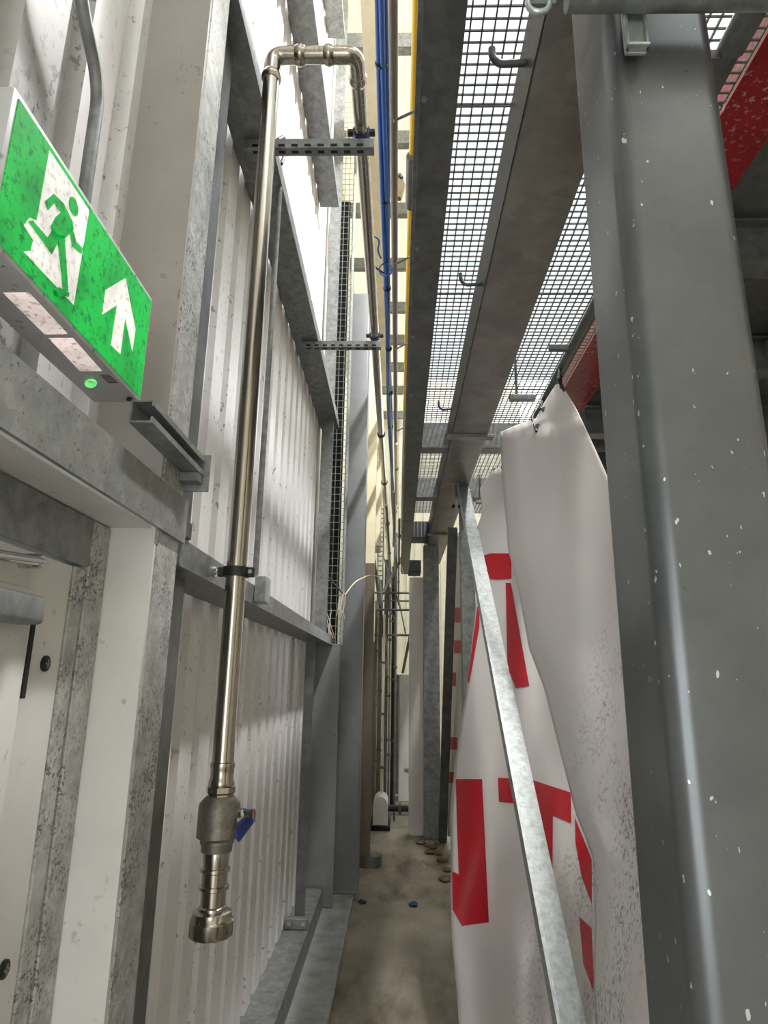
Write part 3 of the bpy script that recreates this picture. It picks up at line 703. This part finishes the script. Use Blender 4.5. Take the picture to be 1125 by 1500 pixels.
LA_ = [(685, 728), (697, 716), (717, 702), (748, 708), (783, 695), (870, 699), (1007, 684), (1056, 676), (1115, 667), (1194, 659), (1273, 661), (1303, 660), (1377, 662), (1451, 669), (1560, 676)]
RA_ = [(685, 736), (700, 745), (760, 762), (870, 790), (1007, 822), (1145, 858), (1255, 892), (1560, 900)]
LB_ = [(562, 815), (590, 797), (619, 782), (622, 760), (628, 733), (700, 735), (770, 742), (803, 744), (867, 760), (950, 775), (1007, 797), (1145, 832), (1190, 843), (1255, 869), (1350, 872), (1451, 870), (1560, 876)]
RB_ = [(562, 822), (580, 833), (600, 845), (660, 873), (720, 900), (1000, 945), (1560, 990)]
def sheet(name, fn, LT, RT, y0, y1, ny, nx, parent):
    bm = bmesh.new(); g = []
    for j in range(ny + 1):
        py = y0 + (y1 - y0) * j / ny; a, b = lerp(LT, py), lerp(RT, py)
        g.append([bm.verts.new(fn(a + (b - a) * i / nx, py)) for i in range(nx + 1)])
    for j in range(ny):
        for i in range(nx): bm.faces.new((g[j][i], g[j][i + 1], g[j + 1][i + 1], g[j + 1][i]))
    me = bm_mesh(bm, True, 80)
    o = link(name, me, M['banner'], parent)
    md = o.modifiers.new('thickness', 'SOLIDIFY'); md.thickness = .002; md.offset = 0
    return o
def letter(name, pts, fn, parent, s=.4937, ox=600, oy=760, off=.006, mat='banner_red', step=9):
    bm = bmesh.new(); f = bm.faces.new([bm.verts.new((ox + x * s, oy + y * s, 0)) for x, y in pts])
    f.normal_update(); bmesh.ops.triangulate(bm, faces=[f])
    for _ in range(6):
        es = [e for e in bm.edges if e.calc_length() > step]
        if not es: break
        bmesh.ops.subdivide_edges(bm, edges=es, cuts=1); bmesh.ops.triangulate(bm, faces=bm.faces)
    for v in bm.verts: v.co = fn(v.co.x, v.co.y, off)
    return link(name, bm_mesh(bm, True, 80), M[mat], parent)
bn = thing('lettered_banner', (.7, 3.0, 0), 'large crumpled white banner with big red letters beside the brace', 'banner')
sheet('lettered_sheet', sheetA, LA_, RA_, 686, 1560, 90, 34, bn)
for nm, pts in (('red_letter', [(137, 772), (215, 772), (225, 980), (235, 1197), (155, 1208), (128, 1160), (126, 1045), (146, 1055), (140, 900)]),
                ('red_letter', [(262, 768), (365, 775), (478, 812), (480, 903), (425, 880), (424, 1040), (395, 965), (372, 848), (265, 840)]),
                ('red_letter', [(490, 885), (540, 1010), (541, 1145), (510, 1060), (492, 960)]),
                ('red_letter', [(503, 1180), (540, 1215), (548, 1410), (515, 1320)]),
                ('red_letter', [(215, 110), (240, 102), (302, 102), (302, 178), (258, 180), (238, 178)]),
                ('red_letter', [(285, 190), (300, 190), (355, 495), (315, 503), (290, 440)]),
                ('red_letter', [(201, 260), (207, 262), (207, 320), (186, 440), (176, 490), (172, 480)])):
    letter(nm, pts, sheetA, bn)
bf = thing('blank_banner', (.8, 2.6, 0), 'near white banner flap tied to the rail, speckled with dirt by the column', 'banner')
sheet('hanging_sheet', sheetB, LB_, RB_, 563, 1560, 100, 30, bf)
for (px, py) in ((788, 625), (797, 600)):
    c = sheetB(px, py, .004)
    lathe('eyelet', c, (-.3, -1, 0), [(0, .016), (.004, .016), (.005, .010)], M['galv_dark'], bf, 14)
tube('cord_tie', fillet([sheetB(786, 632, .01), at(779, 612, Y=3.45), Vector((xr, at(790, 590, Z=3.25).y, 3.28)), sheetB(792, 600, .01)], .05), .008, M['black'], bf, 6)
tube('cord_tie', fillet([sheetB(826, 572, .01), at(818, 556, Y=3.0), Vector((xr, at(815, 545, Z=3.25).y, 3.28)), sheetB(822, 568, .01)], .05), .008, M['black'], bf, 6)
# far banner, seen edge-on along the passage
def sheetC(px, py, off=0):
    Y = 7.2 - (px - 654) * .055
    Y += .05 * math.sin(py * .02 + px * .3)
    return at(px, py, Y=max(5.15, Y) - off)
LC_ = [(860, 663), (985, 659), (1080, 655), (1150, 655), (1235, 656)]; RC_ = [(860, 682), (1000, 684), (1100, 684), (1235, 682)]
fb = thing('far_banner', (.55, 6, 0), 'far white banner with small red blocks hung along the gallery posts', 'banner')
sheet('hanging_sheet', sheetC, LC_, RC_, 780, 1225, 40, 10, fb)
for a_ in ((666, 676, 890, 912), (665, 676, 938, 957), (660, 668, 985, 1005), (656, 670, 1080, 1098), (656, 665, 1131, 1147)):
    letter('red_block', [(a_[0], a_[2]), (a_[1], a_[2]), (a_[1], a_[3]), (a_[0], a_[3])], sheetC, fb, 1, 0, 0, .02, step=6)

# ------------------------------------------------------------------ far plant at the end of the passage
cbx = at(583, 1175, Z=0); cbx2 = at(607, 1175, Z=0); czt = at(590, 988, Y=9.4).z
fc = thing('plant_cabinet', (.1, 9.6, 0), 'tall off-white cabinet at the far end of the passage', 'cabinet')
box('body', cbx.x, cbx2.x + .1, 9.4, 9.9, .0, czt, M['panel_white'], fc, .01)
box('side_panel', cbx.x - .06, cbx.x - .002, 9.38, 9.8, 0.1, czt, M['galv_dark'], fc, .004)
hz = at(598, 1127, Y=9.39)
box('handle', hz.x - .05, hz.x + .04, 9.37, 9.399, hz.z - .012, hz.z + .012, M['galv'], fc, .002)
pm = thing('pump', (-.15, 7.8, 0), 'white rounded pump casing on the floor at the passage end', 'pump')
q0, q1 = at(546, 1208, Y=7.7), at(568, 1168, Y=7.7)
bm = bmesh.new(); n = 12; prf = [(q0.x, .05), (q1.x, .05)] ; cx = (q0.x + q1.x) / 2; rr = (q1.x - q0.x) / 2; hz = q1.z - rr
prf += [(cx + rr * math.cos(k * math.pi / n), hz + rr * math.sin(k * math.pi / n)) for k in range(n + 1)]
a0 = [bm.verts.new((x, 7.7, z)) for x, z in prf]; a1 = [bm.verts.new((x, 8.1, z)) for x, z in prf]
for k in range(len(prf)): bm.faces.new((a0[k], a0[(k + 1) % len(prf)], a1[(k + 1) % len(prf)], a1[k]))
bm.faces.new(a0[::-1]); bm.faces.new(a1); link('casing', bm_mesh(bm), M['panel_white'], pm)
box('skid', q0.x - .03, q1.x + .03, 7.65, 8.15, 0, .05, M['dark'], pm, .005)
tube('suction_pipe', [(q1.x, 8.0, .17), (q1.x + .3, 8.0, .17)], .035, M['black'], pm, 14)
lathe('flange', (q1.x + .12, 8.0, .17), (1, 0, 0), [(0, .06), (.03, .06)], M['galv_dark'], pm, 14)
o = tube('floor_duct', [at(560, 1192, Y=8.6), at(612, 1190, Y=8.6)], .085, M['galv_pale'], n=18); tag(o, 'pale lagged pipe lying across the floor behind the pump', 'pipe')
box('duct_saddle', -.05, .1, 8.5, 8.7, 0, at(580, 1192, Y=8.6).z - .06, M['galv_dark'], None, .004); tag(bpy.data.objects['duct_saddle'], 'dark saddle block under the lagged pipe behind pump', 'block')
vert = [(552, 880, 1170, 8.2, .02, 'brown_pipe'), (558, 850, 1160, 8.6, .028, 'galv_dark'), (563, 900, 1165, 8.0, .014, 'wire'), (567, 820, 1140, 9.0, .03, 'galv_dark'), (572, 860, 1120, 8.4, .014, 'galv'), (577, 830, 1165, 9.2, .025, 'black'), (581, 780, 985, 8.2, .012, 'galv'), (549, 940, 1180, 9.2, .03, 'brown_pipe')]
vn = ['brown upright pipe nearest the cream post', 'thick grey upright pipe in the far pipework', 'thin cream upright pipe in the far pipework', 'broad grey riser rising behind far pipes', 'slim bright upright pipe amid far pipework', 'black upright pipe next to the far cabinet', 'slim upright pipe above the far cabinet', 'low brown riser deep behind the cream post']
for (px, r0, r1, Y, rad, mt), lb in zip(vert, vn):
    a_, b_ = at(px, r0, Y=Y), at(px, r1, Y=Y); b_.x = a_.x; b_.z = 0
    o = thing('process_pipe', (a_.x, Y, 0), lb, 'pipe', 'pipework at the passage end')
    tube('pipe', [a_, b_], rad, M[mt], o, 10)
    for k in range(3):
        z = b_.z + (a_.z - b_.z) * (.25 + .25 * k); lathe('flange', (a_.x, Y, z), (0, 0, 1), [(0, rad * 1.9), (.03, rad * 1.9)], M['galv_dark'], o, 12)
hor = [(545, 612, 868, 8.2), (550, 640, 893, 8.0), (548, 606, 930, 8.4), (556, 620, 880, 9.0)]
hn = ['uppermost thin pipe crossing the far pipework', 'thin pipe crossing in front of far dark post', 'lowest thin pipe crossing far pipework', 'thin pipe crossing deep behind far pipework']
for (p0, p1, row, Y), lb in zip(hor, hn):
    a_, b_ = at(p0, row, Y=Y), at(p1, row, Y=Y); b_.z = a_.z
    o = tube('cross_pipe', [a_, b_], .014, M['galv_dark'], n=8); tag(o, lb, 'pipe', 'thin crossing pipes')
for i, (a_, b_) in enumerate((((590, 985), (606, 905)), ((560, 870), (598, 800)), ((548, 820), (566, 960)))):
    o = tube('stay_rod', [at(a_[0], a_[1], Y=(9.42, 8.6, 8.2)[i]), at(b_[0], b_[1], Y=(7.6, 9.0, 8.6)[i])], .02, M['galv_dark'], n=8); tag(o, ['slanting stay rod by the bright far opening', 'slanting stay rod under the blue cables', 'steep slanting rod next to the cream post'][i], 'rod')
for (px, py, rad, mt, lb) in ((556, 655, .012, 'galv', 'thin bright conduit running into the distance left of the blue cables'), (581, 650, .012, 'wire', 'thin cream conduit receding beside the yellow pipe'), (577, 720, .016, 'brown_pipe', 'brown conduit receding below the blue cables'), (566, 740, .014, 'galv_dark', 'dark conduit receding past the upright cable ladder'), (585, 760, .012, 'galv', 'slim conduit receding under the gallery edge')):
    a_ = at(px, py, Y=6.4)
    o = thing('receding_conduit', a_, lb, 'conduit', 'conduits at the passage end')
    tube('run', [a_, (a_.x, 14.2, a_.z)], rad, M[mt], o, 8)
    tube('dropper', [(a_.x, 8.8, a_.z), (a_.x, 8.8, a_.z - .5 - .3 * random.random()), (a_.x + .1, 8.8, a_.z - 1.0)], rad * .8, M[mt], o, 8)
    for y in (7.2, 9.0, 10.8): lathe('saddle', (a_.x, y, a_.z), (0, 1, 0), [(0, rad * 1.9), (.04, rad * 1.9)], M['galv_dark'], o, 10)
fl = thing('far_cable_ladder', (-.2, 9.0, 2.2), 'narrow upright cable ladder high beyond the cream post', 'cable ladder')
l0, l1 = at(553, 850, Y=9), at(562, 745, Y=9)
for x in (l0.x, l1.x): box('side_rail', x - .008, x + .008, 9.0, 9.04, 0, l1.z, M['galv'], fl, 0)
for k in range(16): box('rung', l0.x, l1.x, 9.01, 9.03, l0.z + (l1.z - l0.z) * k / 15 - .008, l0.z + (l1.z - l0.z) * k / 15 + .008, M['galv'], fl, 0)
# floor bits
def scrap(name, px, py, r, mat, label, cat, z=0):
    c = at(px, py, Z=z); bm = bmesh.new(); bmesh.ops.create_icosphere(bm, subdivisions=2, radius=r)
    for v in bm.verts:
        v.co = Vector((v.co.x * random.uniform(.7, 1.3), v.co.y * random.uniform(.7, 1.5), v.co.z * random.uniform(.25, .5))) + c + Vector((0, 0, r * .35))
        v.co.z = max(v.co.z, z + .0005)
    o = link(name, bm_mesh(bm), M[mat]); tag(o, label, cat)
scrap('blue_rag', 606, 1327, .035, 'blue_rag', 'small crumpled blue rag on the concrete floor', 'rag')
scrap('dark_scrap', 531, 1323, .03, 'black', 'dark scrap of debris by the kerb edge', 'debris')
rp = [(617, 1236), (626, 1240), (634, 1243), (642, 1252), (648, 1262), (655, 1276), (640, 1238), (652, 1290), (630, 1250)]
for k, (x, y) in enumerate(rp):
    scrap('rubble', x, y, random.uniform(.03, .055), 'rubble', 'broken brown rubble heaped at the foot of the far gallery posts', 'rubble'); bpy.context.scene.collection.objects[-1]['group'] = 'rubble by the far posts'
